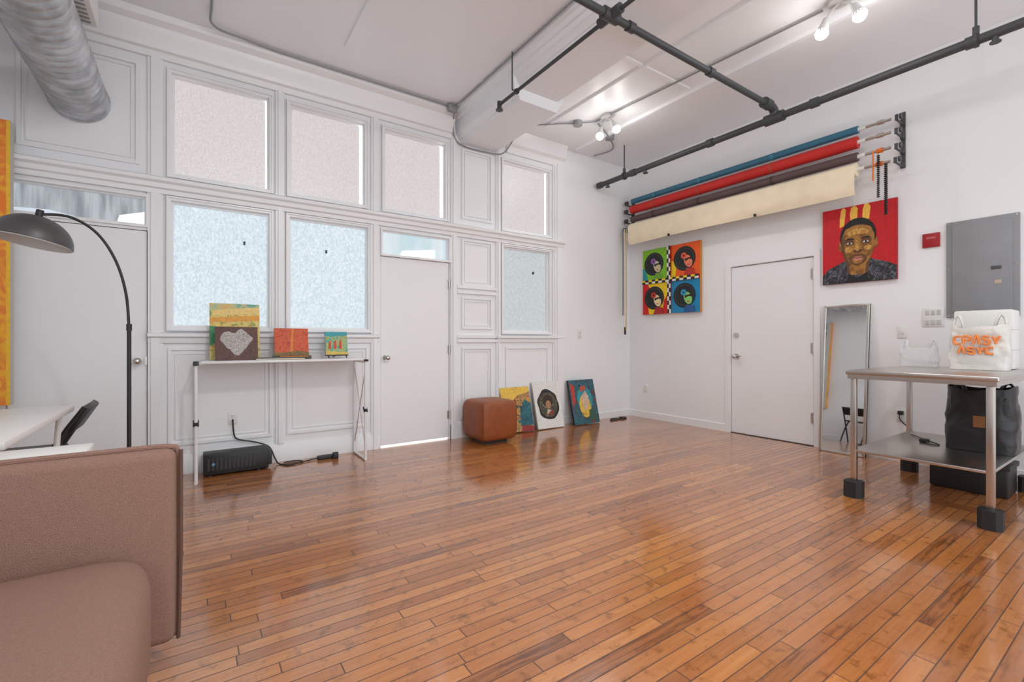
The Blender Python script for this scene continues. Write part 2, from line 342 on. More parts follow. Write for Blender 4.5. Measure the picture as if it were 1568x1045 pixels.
# ------------------------------------------------------------ pipes
b=MB('sprinkler_pipe')
b.cyl((4.72,4.70,3.33),(4.72,-1.5,3.33),.034,PIPE,n=20)
for y in (4.70,4.1,3.0,1.95,.9): b.cyl((4.72,y-.035,3.33),(4.72,y+.035,3.33),.044,PIPE,n=20)
for y in (4.25,.88,-.8):
    b.cyl((4.72,y,3.33),(4.72,y,H),.008,PIPE,n=8); b.cyl((4.72,y-.012,3.33),(4.72,y+.012,3.33),.05,PIPE,n=20); b.cyl((4.72,y,3.37),(4.72,y,3.43),.02,PIPE,n=10)
for y in (4.55,3.9,.78): 
    b.cyl((4.72,y,3.33),(4.72,y,3.27),.02,PIPE,n=10); b.cyl((4.72,y,3.27),(4.72,y,3.262),.032,PIPE,n=12)
b.cyl((4.72,2.22,3.33),(4.72,2.40,3.33),.052,PIPE,n=20)
b.tube([(4.72,2.3,3.33),(4.68,2.3,3.40),(4.6,2.3,3.42),(4.5,2.3,3.42)],.04,PIPE,n=16)
b.cyl((4.6,2.3,3.42),(4.50,2.3,3.42),.05,PIPE,n=20)
b.cyl((4.55,2.3,3.42),(0.6,2.3,3.42),.027,PIPE,n=18)
for x in (3.62,2.62,1.2): b.cyl((x-.03,2.3,3.42),(x+.03,2.3,3.42),.037,PIPE,n=18)
b.cyl((2.34,2.3,3.42),(2.48,2.3,3.42),.042,PIPE,n=18)
b.cyl((2.41,2.2,3.42),(2.41,2.4,3.42),.036,PIPE,n=18)
b.cyl((2.41,3.76,3.40),(2.41,1.2,3.42),.015,PIPE,n=12)
b.cyl((2.41,3.74,3.36),(2.41,3.74,3.43),.022,PIPE,n=12); b.cyl((2.41,3.74,3.355),(2.41,3.74,3.345),.035,PIPE,n=12)
b.cyl((2.36,3.45,3.40),(2.36,3.45,H),.006,PIPE,n=8); b.cyl((2.41,3.44,3.40),(2.41,3.46,3.40),.025,PIPE,n=12); b.cyl((2.36,3.45,3.40),(2.41,3.45,3.40),.006,PIPE,n=8)
b.cyl((1.5,2.3,3.42),(1.5,2.3,H),.008,PIPE,n=8)
b.done()
COND=mat('grey_conduit',(.30,.31,.32),.5,metal=.3)
b=MB('electrical_conduit')
b.tube([(.10,3.0,H-.02),(.10,4.2,H-.02),(.12,4.50,H-.03),(.35,4.57,H-.02),(.6,4.6,H-.02)],.009,COND)
b.cyl((.6,4.6,H-.02),(2.28,4.6,H-.02),.009,COND,n=8)
b.tube([(2.28,4.6,H-.02),(2.36,4.5,H-.02),(2.375,4.3,H-.015),(2.375,3.5,H-.015),(2.375,0,H-.015)],.008,COND)
b.box((2.28,4.55,H-.09),(2.39,4.61,H-.0),COND,r=.015)
b.tube([(2.38,4.6,H-.06),(2.42,4.74,3.6),(2.47,4.765,3.45),(2.6,4.77,3.40),(2.85,4.77,3.40),(3.08,4.72,3.41),(3.16,4.60,3.55),(3.25,4.5,3.69),(3.5,4.3,H-.02),(3.75,4.1,H-.02),(3.9,3.95,H-.02)],.008,COND)
b.cyl((3.9,3.95,H-.02),(4.06,1.62,H-.02),.009,COND,n=8)
b.tube([(3.97,3.98,H-.02),(4.33,4.15,H-.03),(4.65,4.4,H-.02),(4.6,4.7,H-.02)],.009,COND)
b.cyl((3.75,4.1,H),(3.75,4.1,H-.05),.055,COND,n=16); b.cyl((4.34,4.15,H),(4.34,4.15,H-.05),.055,COND,n=16)
b.done()
GLOW=mat('lamp_glow',(1,1,1),.5,emis=(1,.96,.90),estr=16)
FIX=mat('fixture_enamel',(.62,.62,.62),.35)
def spots(c,dirs,E=34,P=3.5):
    b=MB('ceiling_spotlight'); c=Vector(c)
    b.cyl(c,c-Vector((0,0,.035)),.075,FIX,n=24)
    ls=[]
    for k,d in enumerate(dirs):
        d=Vector(d).normalized(); o=c+Vector((.0,(-.1 if k else .1),-.13))
        b.tube([c-Vector((0,0,.03)),c+Vector((0,(-.05 if k else .05),-.06)),o-d*.02],.009,FIX)
        b.cyl(o-d*.03,o+d*.015,.022,FIX,r1=.03,n=20); b.cyl(o+d*.015,o+d*.09,.03,FIX,r1=.048,n=24,caps=False)
        b.sell(o+d*.085,(.046,.046,.046),GLOW,1,1,16,10); ls.append((o+d*.15,d))
    ob=b.done()
    for p,d in ls:
        l=bpy.data.lights.new('bulb_light','POINT'); l.energy=P; l.color=(1,.96,.91); l.shadow_soft_size=.05
        lo=bpy.data.objects.new('bulb_light',l); S.collection.objects.link(lo); lo.location=p; lo.parent=ob
        l=bpy.data.lights.new('bulb_beam','SPOT'); l.energy=E; l.spot_size=math.radians(120); l.spot_blend=.9; l.color=(1,.96,.91); l.shadow_soft_size=.05
        lo=bpy.data.objects.new('bulb_beam',l); S.collection.objects.link(lo); lo.location=p; lo.rotation_euler=d.to_track_quat('-Z','Y').to_euler(); lo.parent=ob
spots((3.93,3.8,H),[(-.3,-.1,-1),(.1,-.5,-1)])
spots((4.05,1.5,H),[(-.2,.2,-1),(-.1,-.4,-1)])
spots((1.0,0.2,H),[(-.2,.5,-1),(.2,.5,-1)],36,24)  # unseen fixture added overhead to brighten the ceiling and room
# ------------------------------------------------------------ duct
b=MB('spiral_duct')
y=4.8; N=36; cx,cz,R=-.74,2.99,.175
vs=[];yy=[]
while y>0.6:
    yy.append((y,R)); yy.append((y-.008,R+.006)); yy.append((y-.016,R)); yy.append((y-.07,R-.001)); y-=.075
for (yv,r) in yy:
    for i in range(N):
        t=2*pi*i/N; sh=.025*math.sin(t)
        vs.append((cx+r*math.cos(t),min(yv+sh,4.795),cz+r*math.sin(t)))
b.add(vs,[(j*N+i,j*N+(i+1)%N,(j+1)*N+(i+1)%N,(j+1)*N+i) for j in range(len(yy)-1) for i in range(N)],GALV,True)
b.cyl((cx,4.795,cz),(cx,4.775,cz),R+.012,GALV,n=36)
b.done()
b=MB('air_vent_box'); b.box((-.93,3.85,3.26),(-.55,4.2,H),PLW,r=.006)
for k in range(6): b.box((-.90,3.89+k*.05,3.252),(-.58,3.90+k*.05,3.262),COND)
b.done()
# ------------------------------------------------------------ left: canvas, desk, lamp, sofa
b=MB('tall_painting')
b.box((XC+.004,4.625,.68),(-1.066,4.70,2.66),EDGE)
b.add([(XC+.004,4.624,.68),(-1.066,4.624,.68),(-1.066,4.624,2.66),(XC+.004,4.624,2.66)],[(0,1,2,3)],abstract('orange_painting',[(.85,.22,.02),(.9,.45,.02),(.8,.2,.03),(.95,.55,.04)],3,1))
b.add([(-1.086,4.6225,.68),(-1.066,4.6225,.68),(-1.066,4.6225,2.66),(-1.086,4.6225,2.66)],[(0,1,2,3)],C(.85,.50,.03)); b.done(normals=False)
DW=mat('desk_white_laminate',(.84,.83,.81),.35)
b=MB('folding_desk'); b.box((-1.14,2.5,.715),(-.59,3.70,.75),DW,r=.008)
for y in (2.6,3.62):
    b.tube([(-.64,y,.715),(-.66,y,.4),(-.68,y,0.01)],.014,PLW,smooth=False); b.tube([(-1.08,y,.715),(-1.08,y,.01)],.014,PLW,smooth=False)
b.cyl((-.66,2.6,.4),(-.66,3.62,.4),.01,PLW)
b.done()
b=MB('folding_chair')
for y in (3.74,4.10):
    b.tube([(-.55,y,.73),(-.62,y,.62),(-.80,y,.30),(-.95,y,.012)],.014,BLACK,smooth=False)
    b.tube([(-.93,y,.46),(-.75,y,.30),(-.56,y,.012)],.014,BLACK,smooth=False)
b.box((-.02,0,0),(.02,.36,.17),BLACK,r=.01,M=Matrix.Translation((-.63,3.74,.58))@Matrix.Rotation(math.radians(30),4,'Y'))
b.box((-1.0,3.75,.44),(-.68,4.09,.47),BLACK,r=.01)
b.done()
b=MB('side_desk'); b.box((-1.1,2.075,.73),(-.30,2.22,.762),DW,r=.006)
for x in (-1.05,-.36): 
    for y in (2.10,2.19): b.cyl((x,y,0),(x,y,.732),.012,PLW,n=10)
b.done()
b=MB('arc_floor_lamp')
b.cyl((-.334,3.62,0),(-.334,3.62,.025),.15,LAMPG,n=40)
b.cyl((-.334,3.62,.02),(-.334,3.62,1.21),.011,BLACK,n=12); b.cyl((-.334,3.62,1.19),(-.334,3.62,1.23),.014,BLACK,n=12)
b.tube([(-.334,3.62,1.2),(-.348,3.618,1.411),(-.392,3.60,1.60),(-.473,3.592,1.752),(-.576,3.543,1.821),(-.677,3.491,1.812),(-.70,3.48,1.79)],.0075,BLACK,n=10)
T=Matrix.Translation((-.695,3.475,1.795))@Matrix.Rotation(math.radians(10),4,'Y')@Matrix.Rotation(math.radians(-3),4,'X')
Rr=.165
po=[(.012,.0)]+[(Rr*math.sin(a),(math.cos(a)-1)*.145) for a in [i*pi/2/14 for i in range(1,15)]]
b.lathe(po,(0,0,0),LAMPG,n=48,M=T)
b.lathe([(r*.98,z-.004) for r,z in po],(0,0,0),LAMPI,n=48,M=T)
b.cyl((0,0,-.01),(0,0,.035),.016,BLACK,n=16,M=T); b.cyl((0,0,-.05),(0,0,-.01),.02,BLACK,n=16,M=T)
b.sell((0,0,-.08),(.03,.03,.035),LAMPI,1,1,16,10,M=T)
b.done(normals=False)
b=MB('sofa')
b.box((-1.12,1.955,.09),(-.055,2.045,.757),SOFA,r=.035,seg=5)
b.tube([(-.055,2.0,.10),(-.05,2.0,.4),(-.05,2.0,.735),(-.058,2.0,.757),(-.09,2.0,.763),(-.6,2.0,.762),(-1.1,2.0,.762)],.009,SOFA,smooth=False)
b.tube([(-.05,1.972,.10),(-.043,1.975,.4),(-.043,1.975,.75)],.006,SOFAD,smooth=False)
b.box((-1.14,.22,.09),(-.98,1.96,.757),SOFA,r=.04,seg=5)
b.box((-1.0,.22,.10),(-.17,1.955,.28),SOFA,r=.04,seg=4)
b.sell((-.56,1.10,.285),(.452,.862,.20),SOFA,.2,.42,80,40)
b.box((-1.12,.14,.09),(-.055,.23,.757),SOFA,r=.035,seg=5)
for x in (-1.05,-.2):
    for y in (.3,1.9): b.cyl((x,y,0),(x,y,.11),.022,BLACK,r1=.028)
b.done()
# ------------------------------------------------------------ console table with paintings
TW=mat('table_white_metal',(.82,.82,.82),.3)
b=MB('console_table')
b.box((.03,4.36,.945),(1.30,4.76,.965),TW,r=.004)
for xs,sx in ((.0,-1),(1.32,1)):
    xi=xs-sx*.06
    for y in (4.38,4.745):
        b.tube([(xi,y,.95),(xs-sx*.02,y,.945),(xs,y,.925),(xs,y,.88)],.013,TW,n=12)
        b.cyl((xs,y,.89),(xs,y,.012),.013,TW,n=12)
    b.tube([(xs,4.37,.013),(xs,4.75,.013)],.013,TW,smooth=False); b.tube([(xs,4.38,.93),(xs,4.745,.93)],.011,TW,smooth=False)
    for y in (4.37,4.71): b.box((xs-.02,y-.02,.935),(xs+.02,y+.02,.955),BLACK,r=.004)
    b.cyl((xs,4.37,.46),(xs,4.40,.50),.02,BLACK,n=10)
b.tube([(1.32,4.38,.88),(1.32,4.745,.1)],.004,CHROME,smooth=False); b.tube([(1.32,4.745,.88),(1.32,4.38,.1)],.004,CHROME,smooth=False)
b.tube([(0,4.38,.88),(0,4.745,.1)],.004,CHROME,smooth=False)
b.done()
zt=.9665
canvas('landscape_painting',TA(.095,4.64,zt,8),.375,.49,abstract('landscape_paint',[(.25,.35,.1),(.80,.50,.12),(.9,.70,.2),(.55,.55,.2),(.8,.5,.15)],16,1),
  [(abstract('land_sky',[(.15,.40,.30),(.55,.6,.3),(.8,.45,.12)],12,1),[(0,.86),(1,.95),(1,1),(0,1)]),(C(.85,.62,.22),[(.05,.78),(1,.84),(1,.95),(.1,.88)]),(C(.80,.36,.05),[(0,.66),(1,.70),(1,.80),(0,.74)]),(C(.05,.28,.12),[(0,.6),(.18,.58),(.15,.3),(0,.25)])],edge=C(.55,.35,.15))
canvas('abstract_painting',TA(.13,4.50,zt,10),.31,.285,abstract('dark_abstract',[(.04,.015,.015),(.12,.04,.025),(.08,.028,.022),(.17,.07,.045)],30,2),
  [(abstract('splash',[(.05,.02,.02),(.80,.77,.72),(.06,.025,.02),(.85,.82,.78),(.08,.03,.03),(.6,.55,.5)],45,3,step=True),[(.5+.34*(1+.25*math.sin(i*7))*math.cos(i*2*pi/26),.55+.34*(1+.25*math.cos(i*5))*math.sin(i*2*pi/26)) for i in range(26)])],edge=C(.04,.03,.03))
canvas('red_painting',TA(.575,4.55,zt+.03,12),.28,.25,abstract('red_abs',[(.35,.02,.02),(.60,.05,.02),(.70,.15,.03),(.40,.04,.02)],24,3),
  [(C(.70,.22,.03),[(.44,.05),(.52,.05),(.57,1),(.51,1)]),(abstract('red_base',[(.03,.05,.02),(.2,.16,.03),(.5,.1,.02)],40,2),[(0,0),(1,0),(1,.13),(.6,.17),(.3,.1),(0,.14)])],edge=C(.5,.2,.1))
b=MB('small_easel'); 
for dx in (0,.16): b.tube([(1.02+dx,4.50,zt+.004),(1.02+dx,4.53,zt+.024)],.005,C(.03,.02,.02),smooth=False)
b.tube([(1.10,4.68,zt+.005),(1.10,4.63,zt+.22)],.005,C(.03,.02,.02),smooth=False); b.box((1.0,4.515,zt+.022),(1.2,4.57,zt+.030),C(.03,.02,.02)); b.tube([(1.10,4.565,zt+.026),(1.10,4.68,zt+.01)],.004,C(.03,.02,.02),smooth=False); b.done()
canvas('small_painting',TA(1.0,4.535,zt+.031,12),.2,.22,abstract('teal_abs',[(.03,.25,.3),(.08,.42,.38),(.25,.5,.2),(.7,.4,.05),(.1,.3,.12)],32,2),
  [(C(.6,.05,.02),[(.12+k*.24+u*.13,.25+v) for u,v in ((0,0),(1,.02),(.9,.35+.05*k),(.2,.32))]) for k in range(3)]+[(C(.04,.35,.4),[(0,.8),(1,.84),(1,1),(0,1)]),(C(.7,.5,.1),[(0,0),(1,0),(1,.12),(0,.16)])],edge=C(.05,.2,.2),d=.02)
b=MB('book_stack')
for k,(x0,x1,c) in enumerate(((.42,.80,(.7,.65,.5)),(.43,.78,(.1,.12,.12)),(.60,.83,(.6,.2,.05)))):
    b.box((x0,4.42+.01*k,zt+.001+.010*k),(x1,4.49,zt+.010+.010*k),C(*c),r=.002)
b.box((.56,4.51,zt),(.87,4.60,zt+.029),C(.1,.08,.07),r=.003)
b.done()
b=MB('speaker_amplifier'); b.box((.05,4.57,.012),(.53,4.74,.185),BLACK,r=.008); b.box((.46,4.60,.03),(.56,4.72,.155),C(.03,.03,.03),r=.01)
for x in (.1,.45): 
    for y in (4.6,4.71): b.cyl((x,y,0),(x,y,.02),.015,BLACK)
for k in range(12): b.box((.08+k*.03,4.566,.05),(.095+k*.03,4.572,.15),C(.04,.04,.042))
b.cyl((.12,4.564,.1),(.12,4.572,.1),.012,C(.1,.3,.4)); b.done()
b=MB('power_cable')
b.tube([(.27,4.785,.43),(.27,4.765,.41),(.275,4.768,.33),(.29,4.768,.27),(.34,4.768,.24),(.42,4.766,.22),(.55,4.765,.16),(.6,4.74,.05),(.62,4.70,.01),(.66,4.62,.008),(.75,4.60,.008),(.82,4.66,.008),(.72,4.72,.008),(.66,4.66,.008),(.7,4.58,.008),(.9,4.66,.01),(.98,4.66,.02)],.006,BLACK)
b.box((.95,4.63,.0),(1.12,4.69,.035),BLACK,r=.008); b.box((1.08,4.60,0.0),(1.13,4.64,.06),BLACK,r=.006)
b.done()
def outlet(name,p,B=False,w=.07,h=.115,kind=0):
    b=MB(name); b.M=(TB if B else TA)(*p)
    b.box((-w/2,-.007,-h/2),(w/2,-.0,h/2),PLW,r=.003)
    if kind==0:
        for z in (-.022,.022):
            b.box((-.017,-.010,z-.015),(.017,-.006,z+.015),PLW,r=.002)
            for x in (-.007,.007): b.box((x-.0015,-.0105,z-.004),(x+.0015,-.0098,z+.006),BLACK)
    elif kind==1:
        b.box((-.008,-.014,-.015),(.008,-.006,.015),PLW,r=.002)
    else:
        for z in (-.05,.04):
            for x in (-.04,0,.04): b.box((x-.013,-.012,z-.02),(x+.013,-.006,z+.025),C(.55,.55,.53),r=.002)
    b.done()
outlet('wall_outlet',(.27,YA,.44)); outlet('wall_outlet',(4.42,YA,1.22)); outlet('wall_outlet',(XB,4.5,.43),True); outlet('wall_outlet',(XB,1.52,.43),True)
outlet('light_switch',(XB,1.51,1.21),True,kind=1); outlet('intercom_panel',(XB,1.29,1.34),True,.15,.17,2)
b=MB('plug_cable'); b.box((XB-.05,1.495,.44),(XB-.0105,1.535,.475),BLACK,r=.006); b.tube([(XB-.045,1.515,.45),(XB-.09,1.5,.40),(XB-.05,1.42,.3),(XB-.03,1.3,.15),(XB-.04,1.2,.01)],.005,BLACK); b.done()
# ------------------------------------------------------------ ottoman
b=MB('ottoman'); OX=2.755
def ofn(p):
    k=1+.035*(1-(p.z/.22)**2); return Vector((p.x*k,p.y*k,p.z))
b.sell((OX,4.48,.25),(.235,.235,.22),RUST,.28,.26,64,32,fn=ofn)
b.box((OX-.14,4.34,0),(OX+.14,4.62,.05),BLACK)
SEAM=mat('rust_seam',(.16,.03,.008),.6)
for sx in (-1,1):
    for sy in (-1,1):
        q=[]
        for k in range(9):
            z=-.17+.34*k/8; kk=1+.035*(1-(z/.22)**2); f=(1-abs(z/.22)**(2/.26))**(.13); e=(.5**.5)**.28
            q.append((OX+sx*.235*e*kk*f,4.48+sy*.235*e*kk*f,.25+z))
        b.tube(q,.0045,SEAM,n=6)
b.done()
canvas('colourful_painting',TA(3.07,4.62,.012,15),.43,.555,abstract('p5',[(.02,.08,.12),(.03,.17,.22),(.5,.25,.04),(.7,.4,.07),(.35,.04,.03),(.05,.05,.06)],12,2.5),[(abstract('p5top',[(.75,.4,.05),(.85,.6,.1),(.6,.3,.05)],20,2),[(0,.72),(.3,.66),(.6,.82),(.9,.86),(1,.9),(1,1),(0,1)]),(abstract('p5dark',[(.02,.05,.08),(.02,.12,.16),(.05,.2,.2)],16,2),[(.55,.12),(1,.12),(1,.6),(.8,.72),(.6,.5)]),(C(.30,.03,.03),[(.55,0),(1,0),(1,.10),(.6,.14)])],edge=C(.3,.2,.1))
canvas('round_portrait_print',TA(3.555,4.61,.012,14),.43,.60,C(.76,.75,.72),[(C(.02,.02,.02),[(.5+.40*(1+.06*math.sin(i*5))*math.cos(i*2*pi/30),.50+.33*(1+.05*math.cos(i*7))*math.sin(i*2*pi/30)) for i in range(30)]),(abstract('disc',[(.02,.015,.012),(.22,.12,.06),(.03,.03,.03),(.02,.10,.05),(.3,.25,.2)],22,1),ell(.5,.5,.34,.27)),
 (C(.04,.02,.015),ell(.5,.58,.2,.13)),(C(.4,.2,.11),ell(.5,.5,.10,.09)),(C(.55,.45,.35),[(.40,.3),(.60,.3),(.58,.38),(.44,.4)]),(C(.25,.04,.02),[(.38,.27),(.7,.3),(.66,.35),(.6,.38)])])
canvas('dark_figure_painting',TA(4.13,4.57,.012,14),.46,.60,abstract('p7',[(.01,.03,.04),(.02,.10,.14),(.04,.17,.22),(.02,.03,.03),(.3,.04,.03)],10,2.5),[(abstract('p7b',[(.02,.2,.26),(.04,.35,.4),(.02,.1,.14)],14,2),ell(.55,.55,.30,.30)),(C(.5,.05,.03),[(.05,.95),(.2,.85),(.16,.5),(.05,.4)]),(abstract('p7c',[(.7,.4,.04),(.8,.55,.08),(.3,.15,.03)],20,2),ell(.52,.40,.22,.26)),(abstract('p7d',[(.75,.6,.4),(.5,.3,.2),(.8,.7,.55)],20,2),[(.45,.3),(.62,.35),(.7,.6),(.6,.75),(.42,.6)]),(C(.5,.08,.03),[(.4,.72),(.65,.78),(.6,.86),(.42,.84)]),(C(.04,.10,.06),[(.6,.05),(.9,.1),(.85,.35),(.65,.3)])],edge=BLACK)
b=MB('cable_coil'); b.tube([(4.9+.1*math.cos(t)+.02*t/3,4.62+.05*math.sin(t*1.3),.008+.003*(t%2)) for t in [i*.6 for i in range(30)]],.006,BLACK); b.box((5.08,4.6,0),(5.16,4.68,.025),BLACK,r=.005); b.done()
# ------------------------------------------------------------ right wall art
R_=C(.55,.008,.014); Y_=C(.88,.52,.08); SKD=C(.13,.055,.02); K=C(.010,.010,.012)
SK=abstract('skin_paint',[(.20,.085,.02),(.34,.15,.03),(.38,.175,.035),(.52,.26,.05)],11,1,step=True)
HL=abstract('skin_light',[(.44,.21,.045),(.62,.34,.08),(.72,.42,.12)],16,1,step=True)
JK=abstract('jacket_paint',[(.015,.015,.018),(.04,.04,.05),(.12,.13,.16),(.02,.02,.025)],16,2,step=True)
canvas('portrait_painting',TB(XB-.035,2.16,1.71),.62,.765,R_,[
 (Y_,[(.25,.74),(.31,.76),(.33,.90),(.335,.97),(.30,1),(.27,.97),(.25,.86)]),(Y_,[(.40,.8),(.49,.8),(.50,.96),(.46,1),(.41,.98),(.39,.9)]),(Y_,[(.56,.8),(.65,.8),(.67,.95),(.64,1),(.59,1),(.565,.93)]),
 (JK,[(0,0),(1,0),(1,.17),(.90,.22),(.74,.27),(.66,.30),(.34,.30),(.22,.25),(.08,.20),(0,.12)]),
 (SKD,[(.36,.12),(.64,.12),(.66,.35),(.34,.35)]),(SK,[(.40,.10),(.6,.10),(.62,.32),(.38,.32)]),(K,[(.34,.0),(.66,0),(.62,.12),(.5,.06),(.38,.12)]),
 (SK,ell(.268,.49,.032,.07)),(SK,ell(.732,.49,.032,.07)),
 (K,ell(.5,.60,.245,.235,28)),(SK,[(.28,.60),(.33,.70),(.42,.735),(.5,.745),(.58,.735),(.67,.70),(.72,.60),(.725,.50),(.71,.40),(.67,.30),(.60,.22),(.5,.185),(.40,.22),(.33,.30),(.29,.40),(.275,.50)]),
 (SKD,[(.28,.58),(.31,.60),(.32,.42),(.36,.30),(.42,.22),(.40,.22),(.33,.30),(.29,.40),(.275,.50)]),
 (HL,[(.34,.65),(.42,.69),(.5,.70),(.58,.69),(.66,.65),(.62,.61),(.5,.625),(.38,.61)]),(HL,ell(.375,.435,.05,.035,14)),(HL,ell(.635,.435,.05,.035,14)),
 (SKD,[(.31,.54),(.36,.565),(.44,.55),(.455,.53),(.45,.49),(.34,.485)]),(SKD,[(.545,.53),(.56,.55),(.64,.565),(.69,.54),(.66,.485),(.55,.49)]),
 (K,[(.31,.555),(.37,.585),(.455,.57),(.45,.552),(.38,.562)]),(K,[(.545,.57),(.63,.585),(.69,.555),(.62,.562),(.55,.552)]),
 (C(.7,.65,.55),[(.345,.512),(.37,.528),(.41,.528),(.435,.508),(.39,.50)]),(C(.7,.65,.55),[(.565,.508),(.59,.528),(.63,.528),(.655,.512),(.61,.50)]),(K,ell(.392,.515,.016,.015,10)),(K,ell(.612,.515,.016,.015,10)),
 (SKD,[(.44,.41),(.455,.385),(.5,.378),(.545,.385),(.56,.41),(.54,.43),(.46,.43)]),(HL,[(.48,.54),(.515,.54),(.535,.43),(.5,.405),(.465,.43)]),
 (SKD,[(.38,.31),(.40,.345),(.45,.365),(.5,.36),(.55,.365),(.60,.345),(.62,.31),(.60,.26),(.5,.21),(.40,.26)]),(SK,[(.415,.30),(.44,.34),(.56,.34),(.585,.30),(.55,.25),(.5,.24),(.45,.25)]),
 (C(.45,.15,.11),[(.43,.312),(.47,.335),(.5,.328),(.53,.335),(.57,.312)]),(C(.62,.24,.18),[(.43,.311),(.57,.311),(.54,.282),(.5,.273),(.46,.282)]),(K,[(.43,.314),(.57,.314),(.57,.309),(.43,.309)])],edge=C(.3,.01,.01))
G=C(.22,.55,.015); O=C(.87,.11,.01); YL=C(.90,.63,.01); BL=C(.008,.24,.48); RD=C(.65,.01,.01); WH=C(.8,.8,.75)
sh=[(G,[(0,.53),(.47,.53),(.47,1),(0,1)]),(O,[(.53,.53),(1,.53),(1,1),(.53,1)]),(YL,[(0,0),(.47,0),(.47,.47),(0,.47)]),(BL,[(.53,0),(1,0),(1,.47),(.53,.47)]),
 (RD,[(0,0),(.12,0),(.10,.15),(.16,.35),(.1,.47),(0,.47)]),(RD,[(.36,0),(.47,0),(.47,.3),(.40,.2)]),(YL,[(.53,.53),(.60,.53),(.62,.72),(.53,.78)]),(C(.02,.3,.35),[(0,.53),(.1,.53),(.06,.7),(0,.72)])]
def fig(cx,cy,s,face,disc,body=C(.3,.04,.35)):
    r=[(K,ell(cx-s*.1,cy+s*.05,s*1.0,s*.98,30)),(C(.06,.06,.065),ell(cx-s*.1,cy+s*.05,s*.86,s*.84,28)),(K,ell(cx-s*.1,cy+s*.05,s*.82,s*.80,28))]
    r+=[(body,[(cx-s*.2,cy-s*1.35),(cx+s*.9,cy-s*1.35),(cx+s*.75,cy-s*.8),(cx+s*.1,cy-s*.75)]),(face,[(cx+s*.25+s*.36*math.cos(t)-s*.12*math.sin(t),cy-s*.2+s*.50*math.sin(t)) for t in [i*2*pi/18 for i in range(18)]]),
      (K,[(cx-s*.05,cy+s*.02),(cx+s*.6,cy+s*.12),(cx+s*.58,cy-s*.08),(cx+s*.3,cy-s*.05),(cx-s*.02,cy-s*.2)]),(disc,ell(cx-s*.15,cy+s*.28,s*.26,s*.25,16)),(K,ell(cx-s*.15,cy+s*.28,s*.08,s*.08,10)),(C(.6,.04,.05),ell(cx+s*.28,cy-s*.47,s*.12,s*.05,8))]
    return r
sh+=fig(.23,.76,.18,C(.6,.55,.35),C(.3,.1,.4),body=C(.15,.4,.03))+fig(.77,.77,.18,C(.80,.22,.12),C(.75,.1,.05),body=C(.5,.03,.02))+fig(.24,.24,.18,C(.85,.7,.4),C(.6,.03,.02),body=C(.4,.02,.02))+fig(.77,.24,.18,C(.25,.6,.15),C(.02,.3,.5),body=C(.02,.1,.3))
for i in range(16):
    u=i/16; d=1/16
    c=WH if i%2 else K; c2=K if i%2 else YL
    sh.append((c,[(u,.47),(u+d,.47),(u+d,.5),(u,.5)])); sh.append((c2,[(u,.5),(u+d,.5),(u+d,.53),(u,.53)]))
    sh.append((c,[(.47,u),(.5,u),(.5,u+d),(.47,u+d)])); sh.append((K if i%2 else WH,[(.5,u),(.53,u),(.53,u+d),(.5,u+d)]))
canvas('pop_art_painting',TB(XB-.045,4.51,1.51),.93,.93,RD,sh,d=.04,edge=C(.6,.25,.03))
b=MB('fire_alarm_plate'); b.box((XB-.02,1.242,1.967),(XB,1.362,2.092),C(.35,.01,.015),r=.004); b.box((XB-.024,1.27,2.04),(XB-.02,1.335,2.06),C(.5,.1,.1)); b.done()
b=MB('electrical_panel'); b.box((XB-.02,.76,1.33),(XB,1.20,2.16),GREYM,r=.004); b.box((XB-.03,.80,1.37),(XB-.019,1.16,2.12),GREYM,r=.004)
b.box((XB-.038,.86,1.72),(XB-.029,.92,1.745),C(.08,.08,.08),r=.002); b.box((XB-.0325,.86,1.60),(XB-.0295,.90,1.63),C(.5,.4,.3))
for (y,z) in ((.775,1.345),(1.185,1.345),(.775,2.145),(1.185,2.145),(.775,1.75),(1.185,1.75)): b.cyl((XB-.02,y,z),(XB-.024,y,z),.007,CHROME,n=10)
b.done()
MIR=mat('mirror_glass',(.88,.90,.90),.015,metal=1)
b=MB('standing_mirror'); b.M=TB(XB-.14,2.155,.0,4.8); w,h=.40,1.50
b.box((0,.002,0),(w,.02,h),C(.3,.3,.3)); b.box((.02,-.001,.02),(w-.02,.0025,h-.02),MIR)
for lo,hi in (((0,-.012,0),(.022,.02,h)),((w-.022,-.012,0),(w,.02,h)),((0.022,-.012,0),(w-.022,.02,.022)),((0.022,-.012,h-.022),(w-.022,.02,h))): b.box(lo,hi,CHROME,r=.003)
b.done()
# ------------------------------------------------------------ backdrop rolls
ORG=C(.75,.16,.02)
b=MB('backdrop_roll_bracket')
rolls=[(5.28,3.17,.036),(5.27,3.045,.058),(5.27,2.905,.043),(5.25,2.775,.062)]
for y in (1.50,4.72):
    b.box((XB-.014,y-.016,2.74),(XB,y+.016,3.26),PIPE,r=.003)
    for x,z,r in rolls:
        b.box((x-.01,y-.006,z-.034),(XB-.012,y+.006,z-.018),PIPE); b.box((x-.022,y-.012,z-.034),(x-.014,y+.012,z+.02),PIPE); b.box((XB-.03,y-.02,z-.04),(XB-.012,y+.02,z+.02),PIPE,r=.004)
        b.cyl((x,y-.035,z),(x,y-.018,z),.026,PIPE,n=16)
b.done()
cols=[('blue_fabric',(.04,.17,.26)),('red_paper',(.55,.02,.015)),('charcoal_paper',(.10,.065,.065)),('cream_paper',(.88,.77,.57))]
